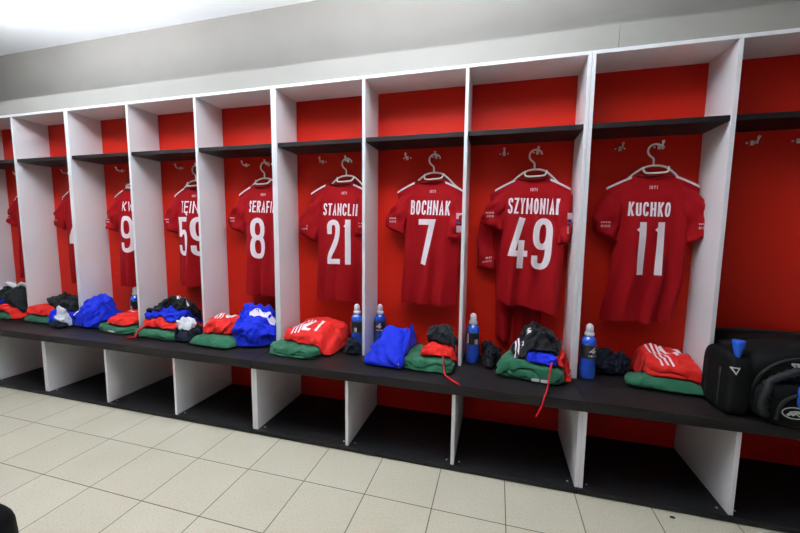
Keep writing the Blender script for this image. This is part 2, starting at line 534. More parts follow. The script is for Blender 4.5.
class Shirt:
    def __init__(s, x0, seed, left=None, right=None, zh=(.70, .70), amp=1.0, y=.402, tilt=0.0, thick=1.0, ztop=1.41):
        s.x0, s.y = x0, y
        s.rnd = random.Random(seed)
        s.left = left or [(0, -.200), (.12, -.196), (.35, -.155), (.6, -.150), (1, -.165)]
        s.right = right or [(0, .200), (.12, .196), (.35, .160), (.6, .155), (1, .150)]
        s.zh = zh
        s.amp = amp
        s.tilt = tilt
        s.thick = thick
        s.zt = ztop
        s.ph = [s.rnd.uniform(0, 6.28) for _ in range(6)]
        s.fr = [s.rnd.uniform(1.2, 1.8), s.rnd.uniform(2.4, 3.2), s.rnd.uniform(4, 5)]

    def ztop(s, u, far=False):
        a = abs(u)
        if a < .40:
            if far:
                return s.zt - .085 * (1 - (a / .40) ** 2)
            return s.zt - .012 + .012 * (a / .40) ** 2
        return s.zt - .055 * ((a - .40) / .60) ** 1.15 + s.tilt * u * .02

    def zbot(s, u):
        w = .006 * math.sin(3 * u + s.ph[0]) + .005 * math.sin(7 * u + s.ph[1])
        return s.zh[0] + (s.zh[1] - s.zh[0]) * (u + 1) / 2 + w

    def xz(s, u, v, far=False):
        l, r = lerp(s.left, v), lerp(s.right, v)
        return s.x0 + l + (r - l) * (u + 1) / 2, s.ztop(u, far) * (1 - v) + s.zbot(u) * v

    def fold(s, u, v):
        a = (.003 + .024 * v ** .8) * s.amp
        f = (.55 * math.sin(s.fr[0] * PI * (u + .12 * v) + s.ph[2]) + .5 * math.sin(s.fr[1] * PI * (u - .1 * v) + s.ph[3]) * min(1, v * 1.4)
             + .22 * math.sin(s.fr[2] * PI * (u + .25 * v) + s.ph[4]) * v)
        c = .0035 * noise.noise(Vector((u * 2.2 + s.ph[5], v * 5 + s.ph[1], 1))) * min(1, v * 6) * 2
        # drag folds running from the shoulders to the armpits
        g = .004 * math.sin(16 * (abs(u) - .9 * v) + s.ph[0]) * math.exp(-((v - .22) / .14) ** 2) * min(1, abs(u) * 1.6)
        return a * f + c + g

    def yfront(s, u, v):
        e = max(0.0, 1 - abs(u) ** 3.2) ** .5
        th = s.thick * (.010 + .028 * min(1, v * 3.2) ** .7)
        return s.y - th * e + s.fold(u, v) * (.35 + .65 * e) * min(1, v * 5 + .1)

    def yback(s, u, v):
        e = max(0.0, 1 - abs(u) ** 3.2) ** .5
        return min(s.y + s.thick * (.008 + .020 * min(1, v * 4)) * e + .4 * s.fold(u, v) * e, D - .004)

    def inv(s, x, z):
        u = v = .3
        for _ in range(10):
            l, r = lerp(s.left, v), lerp(s.right, v)
            u = max(-1, min(1, ((x - s.x0) - l) / (r - l) * 2 - 1))
            t_, b = s.ztop(u), s.zbot(u)
            v = max(0, min(1, (t_ - z) / (t_ - b)))
        return u, v

    def torso(s):
        bm = bmesh.new()
        nu, nv = 64, 44
        F, B = [], []
        for j in range(nv + 1):
            v = (j / nv) ** 1.15
            fr, br = [], []
            for i in range(nu + 1):
                u = math.sin((i / nu - .5) * PI)
                x, z = s.xz(u, v)
                fr.append(bm.verts.new((x, s.yfront(u, v), z)))
                xb, zb = s.xz(u, v, True)
                br.append(bm.verts.new((xb, max(s.yback(u, v), s.yfront(u, v) + .001), zb)))
            F.append(fr)
            B.append(br)
        for j in range(nv):
            for i in range(nu):
                bm.faces.new((F[j][i], F[j + 1][i], F[j + 1][i + 1], F[j][i + 1]))
                bm.faces.new((B[j][i], B[j][i + 1], B[j + 1][i + 1], B[j + 1][i]))
        for i in range(nu):
            u = math.sin(((i + .5) / nu - .5) * PI)
            if abs(u) > .40:
                bm.faces.new((F[0][i], F[0][i + 1], B[0][i + 1], B[0][i]))
        bmesh.ops.remove_doubles(bm, verts=bm.verts[:], dist=.0008)
        return bm

    def sleeve(s, side, secs, seed):
        """secs: (dx, z, width, depth, tilt in degrees, y offset)"""
        bm = bmesh.new()
        rnd = random.Random(seed)
        p = [rnd.uniform(0, 6.28) for _ in range(4)]
        seg = 28
        rows = []
        n = 14
        for q in range(n + 1):
            f = q / n * (len(secs) - 1)
            i = min(int(f), len(secs) - 2)
            k = f - i
            c = [secs[i][a] + (secs[i + 1][a] - secs[i][a]) * k for a in range(6)]
            rows.append(c)
        # inner return of the cuff, so that the sleeve end is a dark opening
        last = rows[-1]
        rows.append([last[0] * .997, last[1] + .004, last[2] * .94, last[3] * .86, last[4], last[5]])
        rows.append([last[0] * .99, last[1] + .05, last[2] * .84, last[3] * .7, last[4], last[5]])
        rings = []
        for q, (dx, z, w, d, tl, yo) in enumerate(rows):
            ring = []
            tr = math.radians(tl)
            vv = min(q, n) / n
            for k in range(seg):
                a = 2 * PI * k / seg
                rr = 1 + (.07 * math.sin(3 * a + p[0] + 3 * vv) + .09 * math.sin(5 * a + p[1] - 4 * vv)) * vv
                lx = w / 2 * math.cos(a) * rr
                ly = d / 2 * math.sin(a) * (abs(math.sin(a)) ** -.25 if abs(math.sin(a)) > .05 else 1) * rr
                ly += (.007 * math.sin(11 * vv + p[2] + 2 * a) + .004 * math.sin(19 * vv + p[3] - 3 * a)) * min(1, vv * 2) * (math.sin(a) < 0)
                yy = s.y + yo + ly
                yy = min(yy, D - .003)
                ring.append(bm.verts.new((s.x0 + side * (dx + lx * math.cos(tr)), yy, z - lx * math.sin(tr))))
            rings.append(ring)
        for a, b in zip(rings, rings[1:]):
            for k in range(seg):
                bm.faces.new((a[k], a[(k + 1) % seg], b[(k + 1) % seg], b[k]))
        bm.faces.new(rings[0])
        bm.faces.new(rings[-1])
        return bm

    def on(s, bm, cx, cz, rot=0.0, off=.0022):
        """lay a flat lettering mesh (xy) on the front of the shirt"""
        c, sn = math.cos(rot), math.sin(rot)
        for v in bm.verts:
            x = cx + v.co.x * c - v.co.y * sn
            z = cz + v.co.x * sn + v.co.y * c
            u, w = s.inv(x, z)
            v.co = Vector((x, s.yfront(u, w) - off, z))
        return bm

SL_L = [(.150, 1.342, .085, .030, 26, -.004), (.176, 1.275, .118, .052, 12, -.008), (.186, 1.195, .128, .058, -10, -.010), (.186, 1.112, .124, .056, -28, -.010)]

def solid(bm, dirv, th=.0012):
    """give flat prints a small real thickness"""
    r = bmesh.ops.extrude_face_region(bm, geom=bm.faces[:])
    vs = [g for g in r['geom'] if isinstance(g, bmesh.types.BMVert)]
    bmesh.ops.translate(bm, verts=vs, vec=Vector(dirv) * th)
    return bm

def shirt(x0, seed, label, name=None, num=None, sl=None, sr=None, marks=(True, True), dup_=None, **kw):
    s = Shirt(x0, seed, **kw)
    t = thing('football_shirt', label, 'shirt', (x0, s.y, s.zh[0]), SHIRTS)
    obj('torso', s.torso(), M['jersey'], t, True)
    # collar ring: high at the nape, low at the throat
    bm = bmesh.new()
    ring = []
    for k in range(24):
        a = 2 * PI * k / 24
        u = .40 * math.cos(a)
        far = math.sin(a) > 0
        x, z = s.xz(u, 0, far)
        y = s.y - .014 + .0 if False else s.y + (.020 if far else .016) * math.sin(a)
        ring.append((x, y, z + .002))
    ring.append(ring[0])
    tube(bm, ring, .0065, 8, cap=False)
    obj('collar', bm, M['jersey_dark'], t, True)
    for side, secs, mk in ((-1, sl or SL_L, marks[0]), (1, sr or SL_L, marks[1])):
        slv = obj('sleeve', s.sleeve(side, secs, seed + side), M['jersey'], t, True)
        # small prints near the cuff
        c = [a + (b - a) * .70 for a, b in zip(secs[-2], secs[-1])]
        def place(bm, dx, z):
            for v in bm.verts:
                lx = v.co.x
                px = dx + lx
                e = max(.05, 1 - ((px - c[0]) / (c[2] / 2)) ** 2) ** .5
                v.co = Vector((s.x0 + side * px, s.y + c[5] - c[3] / 2 * e * 1.06 - .004, z + v.co.y))
            return bm
        if mk == 'patch':
            bm = bmesh.new(); box(bm, -.016, .020, -.016, .016, 0, .0005)
            obj('sleeve_patch', place(bm, c[0] + .022, 1.215), M['print'], slv, False)
            bm = bmesh.new(); box(bm, -.014, .020, -.006, .006, 0, .0005)
            obj('sleeve_patch', place(bm, c[0] + .022, 1.180), M['patch_blue'], slv, False)
            bm = bmesh.new(); box(bm, -.016, .018, -.018, .018, 0, .0005)
            obj('sleeve_patch', place(bm, c[0] + .024, 1.145), M['print'], slv, False)
        elif mk:
            zz = secs[-1][1] + .055
            bm = text_bm('IIIIII', -.020, .020, 0, .008, .004)
            obj('sleeve_print', place(bm, c[0] + .012, zz + .014), M['print'], slv, recalc=False)
            bm = text_bm('0I0I0', -.020, .020, 0, .012, .0028)
            obj('sleeve_print', place(bm, c[0] + .012, zz - .006), M['print_dim'], slv, recalc=False)
    # white shoulder stripes
    for side in (-1, 1):
        bm = bmesh.new()
        n = 14
        A, B = [], []
        for i in range(n + 1):
            u = side * (.46 + .53 * i / n)
            for lst, dv in ((A, .002), (B, .0150)):
                x, z = s.xz(u, dv)
                lst.append(bm.verts.new((x, s.yfront(u, dv) - .003, z + (.002 if lst is A else 0))))
        for i in range(n):
            bm.faces.new((A[i], A[i + 1], B[i + 1], B[i]))
        obj('shoulder_stripe', bm, M['print'], t, True)
    # small year mark below the collar
    bm = text_bm('1971', -.018, .018, -.008, .008, .0034)
    obj('collar_mark', s.on(bm, x0 + .0, 1.352), M['print_dim'], t, recalc=False)
    if name:
        txt, a, b, z0, z1, wd = name
        bm = text_bm(txt, a - (a + b) / 2, (b - a) / 2, -(z1 - z0) / 2, (z1 - z0) / 2, name_sw(txt), .30, .012, wd)
        obj('player_name', s.on(bm, (a + b) / 2, (z0 + z1) / 2, -.03), M['print'], t, recalc=False)
    if num:
        txt, a, b, z0, z1, rot = num
        bm = text_bm(txt, a - (a + b) / 2, (b - a) / 2, -(z1 - z0) / 2, (z1 - z0) / 2, .031, .22, .014)
        obj('back_number', s.on(bm, (a + b) / 2, (z0 + z1) / 2, rot), M['print'], t, recalc=False)
    return s

def sleeves(dx_top, dx_mid, dx_cuff, zc, w=.124, tilt=-28):
    return [(.150, 1.342, .085, .030, 26, -.004), ((.150 + dx_mid) / 2 + .008, 1.275, .116, .050, 12, -.008), (dx_mid, (1.275 + zc) / 2, w + .004, .056, tilt * .4, -.010), (dx_cuff, zc, w, .054, tilt, -.010)]

SL_N = [(.115, 1.335, .06, .026, 20, -.004), (.115, 1.265, .062, .036, 10, -.010), (.112, 1.18, .064, .044, 0, -.018), (.110, 1.10, .066, .046, -4, -.022)]
BX = {k: (bay(k)[0] + bay(k)[1]) / 2 for k in range(-1, 9)}
# bay 7
hanger(3.608, BX[7] + .087, 'white plastic hanger carrying the shirt numbered 11')
shirt(3.608, 11, 'red football shirt with white number 11 hanging right of shirt 49',
      ('KUCHKO', 3.505, 3.684, 1.214, 1.282, None), ('11', 3.533, 3.672, .932, 1.186, 0),
      sl=sleeves(.15, .190, .186, 1.112), sr=sleeves(.15, .192, .198, 1.105, .118), zh=(.690, .705),
      left=[(0, -.200), (.12, -.196), (.35, -.150), (.62, -.155), (1, -.190)], right=[(0, .198), (.12, .196), (.35, .165), (.65, .160), (1, .128)], marks=(True, True))
# bay 6 (a second long-sleeved shirt hangs behind)
def undershirt():
    x0 = 3.02
    t = thing('long_sleeve_shirt', 'plain red long-sleeved shirt hanging behind the shirt numbered 49', 'shirt', (x0, .43, .53))
    s = Shirt(x0, 77, left=[(0, -.17), (.4, -.13), (1, -.115)], right=[(0, .16), (.4, .14), (1, .12)], zh=(.53, .545), y=.4385, thick=.28, ztop=1.395)
    obj('torso', s.torso(), M['jersey'], t, True)
    secs = [(.150, 1.30, .080, .012, 26, -.002), (.180, 1.20, .085, .016, 8, -.002), (.188, 1.08, .085, .022, 0, -.008), (.176, .99, .088, .030, -2, -.020), (.172, .925, .096, .034, -6, -.024)]
    o = obj('sleeve', s.sleeve(-1, secs, 5), M['jersey'], t, True)
    for dz, mt, tx, hh in ((.985, 'print', 'IIIIII', .010), (.965, 'print_dim', '0I0I0', .013)):
        bm = text_bm(tx, -.026, .022, 0, hh, .0045 if mt == 'print' else .003)
        for v in bm.verts:
            lx = v.co.x
            v.co = Vector((x0 - .172 + lx, .4385 - .020 - .0190 * max(.1, 1 - (lx / .05) ** 2) ** .5 - .004, dz + v.co.y + lx * .15))
        obj('sleeve_print', bm, M[mt], o, recalc=False)
undershirt()
hanger(3.070, BX[6] + .087, 'white plastic hanger carrying the shirt numbered 49')
shirt(3.070, 49, 'red football shirt with white number 49 hanging between shirts 7 and 11',
      ('SZYMONIAK', 2.946, 3.198, 1.226, 1.307, {8: .75}), ('49', 2.957, 3.169, .940, 1.206, -.03),
      sl=sleeves(.15, .200, .206, 1.16, .12, -20), sr=[(.150, 1.342, .085, .030, 26, -.004), (.154, 1.265, .072, .040, 20, -.012), (.156, 1.17, .068, .050, 5, -.022), (.156, 1.075, .068, .05, -4, -.024)],
      zh=(.770, .690), left=[(0, -.196), (.12, -.192), (.35, -.150), (.62, -.160), (1, -.170)], right=[(0, .180), (.12, .182), (.35, .172), (.65, .158), (1, .150)], marks=(True, 'patch'))
# bay 5
hanger(2.541, BX[5] + .087, 'white plastic hanger carrying the shirt numbered 7')
shirt(2.541, 7, 'red football shirt with white number 7 hanging between shirts 21 and 49',
      ('BOCHNAK', 2.417, 2.640, 1.222, 1.302, None), ('7', 2.465, 2.559, .945, 1.198, -.02),
      sl=sleeves(.15, .208, .215, 1.13, .12, -24), sr=[(.150, 1.342, .080, .030, 26, -.004), (.140, 1.265, .09, .040, 20, -.010), (.132, 1.17, .075, .050, 5, -.020), (.130, 1.09, .075, .05, -4, -.022)],
      zh=(.715, .715), left=[(0, -.210), (.12, -.20), (.35, -.165), (.62, -.168), (1, -.182)], right=[(0, .170), (.12, .17), (.35, .160), (.65, .150), (1, .140)], marks=(True, 'patch'))
# bay 4
hanger(2.012, BX[4] + .087, 'white plastic hanger carrying the shirt numbered 21')
shirt(2.008, 21, 'red football shirt with white number 21 hanging between shirts 8 and 7',
      ('STANCLIK', 1.873, 2.092, 1.219, 1.290, {7: .4}), ('21', 1.899, 2.061, .928, 1.194, 0),
      sl=sleeves(.15, .232, .250, 1.085, .135, -24), sr=SL_N, zh=(.712, .70),
      left=[(0, -.232), (.12, -.225), (.35, -.185), (.62, -.185), (1, -.198)], right=[(0, .160), (.12, .16), (.35, .155), (.65, .150), (1, .140)])
# bay 3
hanger(1.447, BX[3] + .087, 'white plastic hanger carrying the shirt numbered 8')
shirt(1.447, 8, 'red football shirt with white number 8 hanging beside shirt 21',
      ('SERAFIN', 1.350, 1.552, 1.238, 1.312, {0: .7}), ('8', 1.362, 1.464, .944, 1.205, 0),
      sl=sleeves(.15, .205, .215, 1.13, .125, -24), sr=SL_N, zh=(.70, .70),
      left=[(0, -.195), (.12, -.19), (.35, -.155), (.62, -.160), (1, -.170)], right=[(0, .165), (.12, .16), (.35, .155), (.65, .150), (1, .140)])
# bay 2
hanger(.908, BX[2] + .087, 'white plastic hanger carrying the shirt numbered 59')
shirt(.908, 59, 'red football shirt with white number 59 hanging between shirts 9 and 8',
      ('TĘIN', .800, .945, 1.237, 1.317, {0: .7}), ('59', .768, .990, .946, 1.210, 0),
      sl=sleeves(.15, .205, .215, 1.12, .12, -24), sr=SL_N, zh=(.735, .72),
      left=[(0, -.185), (.12, -.185), (.35, -.165), (.62, -.165), (1, -.172)], right=[(0, .165), (.12, .16), (.35, .155), (.65, .150), (1, .140)])
# bay 1
hanger(.372, BX[1] + .087, 'white plastic hanger carrying the shirt numbered 9')
shirt(.372, 99, 'red football shirt with white number 9, left of shirt 59',
      ('KW', .278, .375, 1.252, 1.319, None), ('9', .262, .370, .955, 1.217, 0),
      sl=sleeves(.15, .215, .225, 1.12, .11, -24), sr=SL_N, zh=(.70, .70),
      left=[(0, -.200), (.12, -.195), (.35, -.170), (.62, -.170), (1, -.178)], right=[(0, .165), (.12, .16), (.35, .155), (.65, .150), (1, .140)])
# bay 0 and bay -1: mostly hidden by the dividers
hanger(-.185, BX[0] + .087, 'white plastic hanger carrying the shirt left of shirt 9')
shirt(-.185, 3, 'red football shirt left of shirt 9, mostly hidden by a divider', None, ('4', -.272, -.150, .945, 1.210, 0),
      sl=sleeves(.15, .195, .205, 1.13, .11, -24), sr=SL_N, zh=(.70, .70),
      left=[(0, -.18), (.12, -.175), (.35, -.14), (.62, -.135), (1, -.135)], right=[(0, .15), (.12, .15), (.35, .14), (.65, .14), (1, .13)])
hanger(-.735, BX[-1] + .087, 'white plastic hanger in the leftmost visible locker bay')
shirt(-.735, 4, 'red football shirt in the leftmost visible bay, only one edge showing', None, None,
      sl=sleeves(.15, .180, .185, 1.15, .11, -24), sr=SL_N, zh=(.72, .72),
      left=[(0, -.165), (.12, -.16), (.35, -.13), (.62, -.125), (1, -.12)], right=[(0, .15), (.12, .15), (.35, .14), (.65, .14), (1, .13)])

# ------------------------------------------------------------------ cloth on the bench
class Pile:
    def __init__(s):
        s.trees = []

    def h(s, x, y):
        z = H2 + .0004
        for t in s.trees:
            r = t.ray_cast(Vector((x, y, 3)), Vector((0, 0, -1)))
            if r[0] is not None and r[0].z > z:
                z = r[0].z
        return z

    def add(s, quad, thick, seed, layers=1, wr=.006, freq=9, peak=None, n=72, sq=7.0, rim=None, ridge=(1, 1), drape=6, wob=.010, tb=None, inset=.008, low=.18):
        """one piece of folded cloth draped on what already lies there. quad FL FR BR BL; thick = front, tb = back thickness"""
        rnd = random.Random(seed)
        off = Vector((rnd.uniform(0, 50), rnd.uniform(0, 50), rnd.uniform(0, 50)))
        ang = rnd.uniform(-.6, .6)
        ca, sa = math.cos(ang), math.sin(ang)
        tb = thick if tb is None else tb
        Q = [Vector(q) for q in quad]
        full = bmesh.new()
        for L in range(layers):
            bm = bmesh.new()
            k = [rnd.uniform(-inset, inset) if layers > 1 else 0 for _ in range(8)]
            q = [Vector((Q[i].x + k[2 * i], Q[i].y + k[2 * i + 1])) for i in range(4)]
            P, Mx = [], []
            for j in range(n + 1):
                rp, rm = [], []
                for i in range(n + 1):
                    a = math.sin((i / n - .5) * PI)
                    b = math.sin((j / n - .5) * PI)
                    m = max(abs(a), abs(b))
                    if m > 1e-6:
                        r = (abs(a) ** sq + abs(b) ** sq) ** (1 / sq)
                        a2, b2 = a * m / r, b * m / r
                    else:
                        a2 = b2 = 0
                    s_, t_ = (a2 + 1) / 2, (b2 + 1) / 2
                    p = (q[0] * (1 - s_) + q[1] * s_) * (1 - t_) + (q[3] * (1 - s_) + q[2] * s_) * t_
                    nv = nvec(Vector((p.x * 14, p.y * 14, L * 3)) + off) + .6 * nvec(Vector((p.x * 38, p.y * 38, L * 3)) + off)
                    p = p + Vector((nv.x, nv.y)) * wob * m * m
                    rp.append((p.x, p.y, a2, b2))
                    rm.append(m)
                P.append(rp)
                Mx.append(rm)
            raw = [[s.h(P[j][i][0], P[j][i][1]) for i in range(n + 1)] for j in range(n + 1)]
            base = [r[:] for r in raw]
            for _ in range(drape if L == 0 else 30):
                nb = [r[:] for r in base]
                for j in range(n + 1):
                    for i in range(n + 1):
                        acc, c = base[j][i] * 2, 2
                        for dj, di in ((1, 0), (-1, 0), (0, 1), (0, -1)):
                            jj, ii = j + dj, i + di
                            if 0 <= jj <= n and 0 <= ii <= n:
                                acc += base[jj][ii]
                                c += 1
                        nb[j][i] = max(raw[j][i], acc / c)
                base = nb
            wx = (q[1] - q[0]).length
            wy = (q[3] - q[0]).length
            th0, th1 = thick / layers, tb / layers
            top, bot = [], []
            for j in range(n + 1):
                tr, br = [], []
                for i in range(n + 1):
                    x, y, a, b = P[j][i]
                    m = Mx[j][i]
                    tk = th0 + (th1 - th0) * (b + 1) / 2
                    rx = max(.04, min(.85, (rim or 1.0) * tk * .9 / (min(wx, wy) / 2)))
                    d = min(1, (1 - m) / rx)
                    e = max(0, 1 - (1 - d) ** 2.2) ** .5
                    if peak:
                        pd = ((a - peak[0]) ** 2 + (b - peak[1]) ** 2) ** .5
                        tk *= 1 - peak[2] * min(1, pd / peak[3]) ** 1.4
                    tk *= 1 + low * 2 * noise.noise(Vector((x * 7, y * 7, L + 3.0)) + off)
                    lo = min(tk * .5, .016)
                    zb = base[j][i] + .0006 + lo * (1 - e)
                    zt = base[j][i] + .0006 + lo + (tk - lo) * e
                    zt = max(zt, zb + (.0012 if m < .999 else 0))
                    tr.append(bm.verts.new((x, y, zt)))
                    br.append(bm.verts.new((x, y, zb)))
                top.append(tr)
                bot.append(br)
            for j in range(n):
                for i in range(n):
                    bm.faces.new((top[j][i], top[j][i + 1], top[j + 1][i + 1], top[j + 1][i]))
                    bm.faces.new((bot[j][i], bot[j + 1][i], bot[j + 1][i + 1], bot[j][i + 1]))
            loop = [(0, i) for i in range(n)] + [(j, n) for j in range(n)] + [(n, i) for i in range(n, 0, -1)] + [(j, 0) for j in range(n, 0, -1)]
            for (j0, i0), (j1, i1) in zip(loop, loop[1:] + loop[:1]):
                bm.faces.new((top[j0][i0], bot[j0][i0], bot[j1][i1], top[j1][i1]))
            bm.normal_update()
            mv = []
            for j in range(n + 1):
                for i in range(n + 1):
                    v = top[j][i]
                    c = v.co
                    X = (c.x * ca + c.y * sa) * ridge[0]
                    Y = (-c.x * sa + c.y * ca) * ridge[1]
                    q3 = Vector((X * freq, Y * freq, c.z * freq * .8 + L * 2)) + off
                    wv = nvec(q3 * .6) * .7
                    r1 = 1 - 2 * abs(noise.noise(q3 + wv))
                    r2 = 1 - 2 * abs(noise.noise(q3 * 2.1 + wv * 2 + Vector((9, 3, 1))))
                    r3 = 1 - 2 * abs(noise.noise(q3 * 4.3 + wv * 3 + Vector((2, 7, 5))))
                    w = wr * (.85 * (r1 * abs(r1) - .45) + .45 * (r2 * abs(r2) - .4) + .20 * (r3 - .6))
                    edge = 0 if Mx[j][i] > .999 else min(1, (1 - Mx[j][i]) * 12 + .35)
                    nn = v.normal if v.normal.z > -.2 else Vector((0, 0, 1))
                    mv.append((v, c + nn * w * edge, bot[j][i].co.z))
            for v, c, zb in mv:
                c.z = max(c.z, zb + .0008)
                v.co = c
            s.trees.append(BVHTree.FromBMesh(bm))
            me = bpy.data.meshes.new('tmp')
            bm.to_mesh(me)
            bm.free()
            full.from_mesh(me)
            bpy.data.meshes.remove(me)
        bmesh.ops.remove_doubles(full, verts=full.verts[:], dist=.0002)
        return full

    def on(s, bm, cx, cy, rot=0.0, off=.0016, skip=None):
        c, sn = math.cos(rot), math.sin(rot)
        for v in bm.verts:
            x = cx + v.co.x * c - v.co.y * sn
            y = cy + v.co.x * sn + v.co.y * c
            v.co = Vector((x, y, s.h(x, y) + off))
        return bm

def cloth(pile, name, label, cat, m, quad, thick, seed, group=None, **kw):
    bm = pile.add(quad, thick, seed, **kw)
    cx = sum(q[0] for q in quad) / 4
    cy = sum(q[1] for q in quad) / 4
    zb = min(v.co.z for v in bm.verts)
    o = obj(name, bm, M[m], None, True)
    tag(o, label, cat, group)
    rebase(o, (cx, cy, zb))
    return o

def strip_bm(pts, w, grid=.01):
    bm = bmesh.new()
    ribbon(bm, pts, w)
    cut(bm, grid)
    return bm

def deco(pile, parent, name, bm, m, cx, cy, rot=0.0, off=.0032):
    return obj(name, pile.on(bm, cx, cy, rot, off), M[m], parent, recalc=False)

def lace(parent, pts, r=.0042):
    bm = bmesh.new()
    tube(bm, smoothpath(pts, 2), r, 6)
    return obj('drawstring', bm, M['lace'], parent, True)

TOW = 'green towels folded on the bench'
SHO = 'red shorts folded on the bench'
def towel(p, k, quad, t, seed, label, **kw):
    kw.setdefault('layers', 2)
    return cloth(p, 'folded_towel', label, 'towel', 'green', quad, t, seed, TOW, wr=.007, freq=12, ridge=(1, .4), rim=1.0, low=.06, **kw)

# ---- bay 7
p = Pile()
cloth(p, 'rolled_garment', 'dark navy crumpled clothing between blue bottle and folded red shorts 11', 'clothes', 'navy',
      [(3.405, .300), (3.545, .325), (3.575, .435), (3.40, .435)], .085, 1, wr=.03, freq=12, sq=4, tb=.115)
towel(p, 7, [(3.495, .185), (3.828, .150), (3.806, .34), (3.515, .300)], .050, 2, 'green folded towel under the red shorts numbered 11', layers=1)
o = cloth(p, 'folded_shorts', 'red folded shorts with white stripes and number 11', 'shorts', 'red',
          [(3.585, .235), (3.806, .190), (3.806, .43), (3.590, .43)], .050, 3, SHO, wr=.010, freq=9, layers=2, tb=.160, rim=.5, low=.08)
for i in range(3):
    deco(p, o, 'stripe', strip_bm([(0, -.085), (0, .085)], .010), 'print', 3.640 + i * .022, .315, .10)
deco(p, o, 'shorts_number', text_bm('11', -.045, .045, -.05, .05, .018, .5, .008), 'print', 3.735, .355, .45)
# ---- bay 6
p = Pile()
cloth(p, 'rolled_garment', 'black crumpled clothing between blue bottle and green towel under shirt 49', 'clothes', 'black',
      [(2.840, .230), (2.900, .215), (2.945, .42), (2.84, .42)], .10, 11, wr=.03, freq=13, sq=4)
o = towel(p, 6, [(2.905, .145), (3.215, .095), (3.250, .36), (2.990, .38)], .080, 12, 'green folded towel with white tag under the black shorts', inset=.004, layers=3)
for i, (dx, dz) in enumerate(((3.075, .0), (3.115, 0))):
    bm = boxm(dx, dx + .034, .100 - .004 * i, .1015 - .004 * i, .440, .454)
    obj('label_tag', bm, M['tag'], o)
cloth(p, 'folded_shorts', 'blue folded shorts wedged between green towel and black shorts', 'shorts', 'blue',
      [(3.045, .135), (3.185, .120), (3.20, .36), (3.05, .36)], .050, 13, wr=.012, freq=12)
o = cloth(p, 'folded_shorts', 'red shorts with long drawstring at right of the black shorts', 'shorts', 'red',
          [(3.190, .125), (3.256, .150), (3.256, .43), (3.215, .43)], .050, 14, SHO, wr=.02, freq=11, tb=.09)
lace(o, [(3.170, .150, .535), (3.162, .118, .530), (3.150, .085, .49), (3.140, .05, .437), (3.128, .0, .434), (3.118, -.022, .430), (3.112, -.028, .39), (3.094, -.026, .345), (3.090, -.024, .335)])
o = cloth(p, 'black_shorts', 'black shorts with white emblem heaped on the green towel with tag', 'shorts', 'black',
          [(2.980, .160), (3.225, .160), (3.215, .37), (3.00, .40)], .125, 15, wr=.017, freq=11, sq=3.2, low=.1, peak=(-.1, .15, .75, 1.3))
bm = bmesh.new()
for a in (45, 135, 225, 315):
    c, s_ = math.cos(math.radians(a)), math.sin(math.radians(a))
    ribbon(bm, [(c * .005, s_ * .005), (c * .026, s_ * .026)], .012)
cut(bm, .008)
deco(p, o, 'emblem', bm, 'print', 3.055, .235)
for i in range(2):
    deco(p, o, 'stripe', strip_bm([(0, -.075), (.004, -.02), (.0, .06)], .008), 'print', 3.005 + i * .014, .25, -.05)
# ---- bay 5
p = Pile()
towel(p, 5, [(2.450, .095), (2.700, .095), (2.708, .36), (2.44, .36)], .058, 21, 'green folded towel right of the blue jacket, in three layers', layers=3)
o = cloth(p, 'folded_shorts', 'red shorts with dangling drawstring under the charcoal shorts', 'shorts', 'red',
          [(2.535, .135), (2.705, .150), (2.710, .37), (2.54, .37)], .045, 22, SHO, wr=.02, freq=12)
lace(o, [(2.645, .150, .520), (2.658, .118, .515), (2.664, .092, .480), (2.668, .075, .437), (2.70, .03, .434), (2.745, -.008, .433), (2.756, -.020, .430)])
cloth(p, 'folded_shorts', 'charcoal folded shorts topmost of the pile right of the blue jacket', 'shorts', 'grey_dark',
      [(2.555, .22), (2.705, .225), (2.708, .40), (2.56, .40)], .085, 23, wr=.02, freq=12)
o = cloth(p, 'folded_jacket', 'royal blue folded jacket in front of the bottle below shirt 7', 'jacket', 'blue',
          [(2.235, .095), (2.455, .070), (2.478, .33), (2.275, .345)], .060, 24, wr=.020, freq=10, tb=.215, ridge=(1, .6), sq=9, rim=.6, low=.1)
bm = boxm(2.425, 2.440, .0735, .0755, .440, .462)
obj('label_tag', bm, M['tag'], o)
# ---- bay 4
p = Pile()
towel(p, 4, [(1.690, .080), (1.955, .070), (1.985, .34), (1.600, .208)], .050, 31, 'green folded towel under the red shorts numbered 21', layers=3)
o = cloth(p, 'folded_shorts', 'red folded shorts with white stripes and number 21', 'shorts', 'red',
          [(1.685, .205), (2.030, .135), (2.040, .43), (1.700, .43)], .045, 32, SHO, wr=.009, freq=7, layers=2, tb=.165, rim=.5, low=.08)
for i in range(3):
    deco(p, o, 'stripe', strip_bm([(0, -.09), (0, .09)], .010), 'print', 1.760 + i * .022, .285, -.12)
deco(p, o, 'shorts_number', text_bm('21', -.055, .055, -.055, .055, .018, .35, .008), 'print', 1.865, .260, -.08)
cloth(p, 'rolled_socks', 'black rolled socks in front of the bottle below shirt 21', 'socks', 'navy',
      [(2.060, .215), (2.165, .205), (2.168, .290), (2.065, .290)], .075, 33, wr=.016, freq=14, sq=3.5)
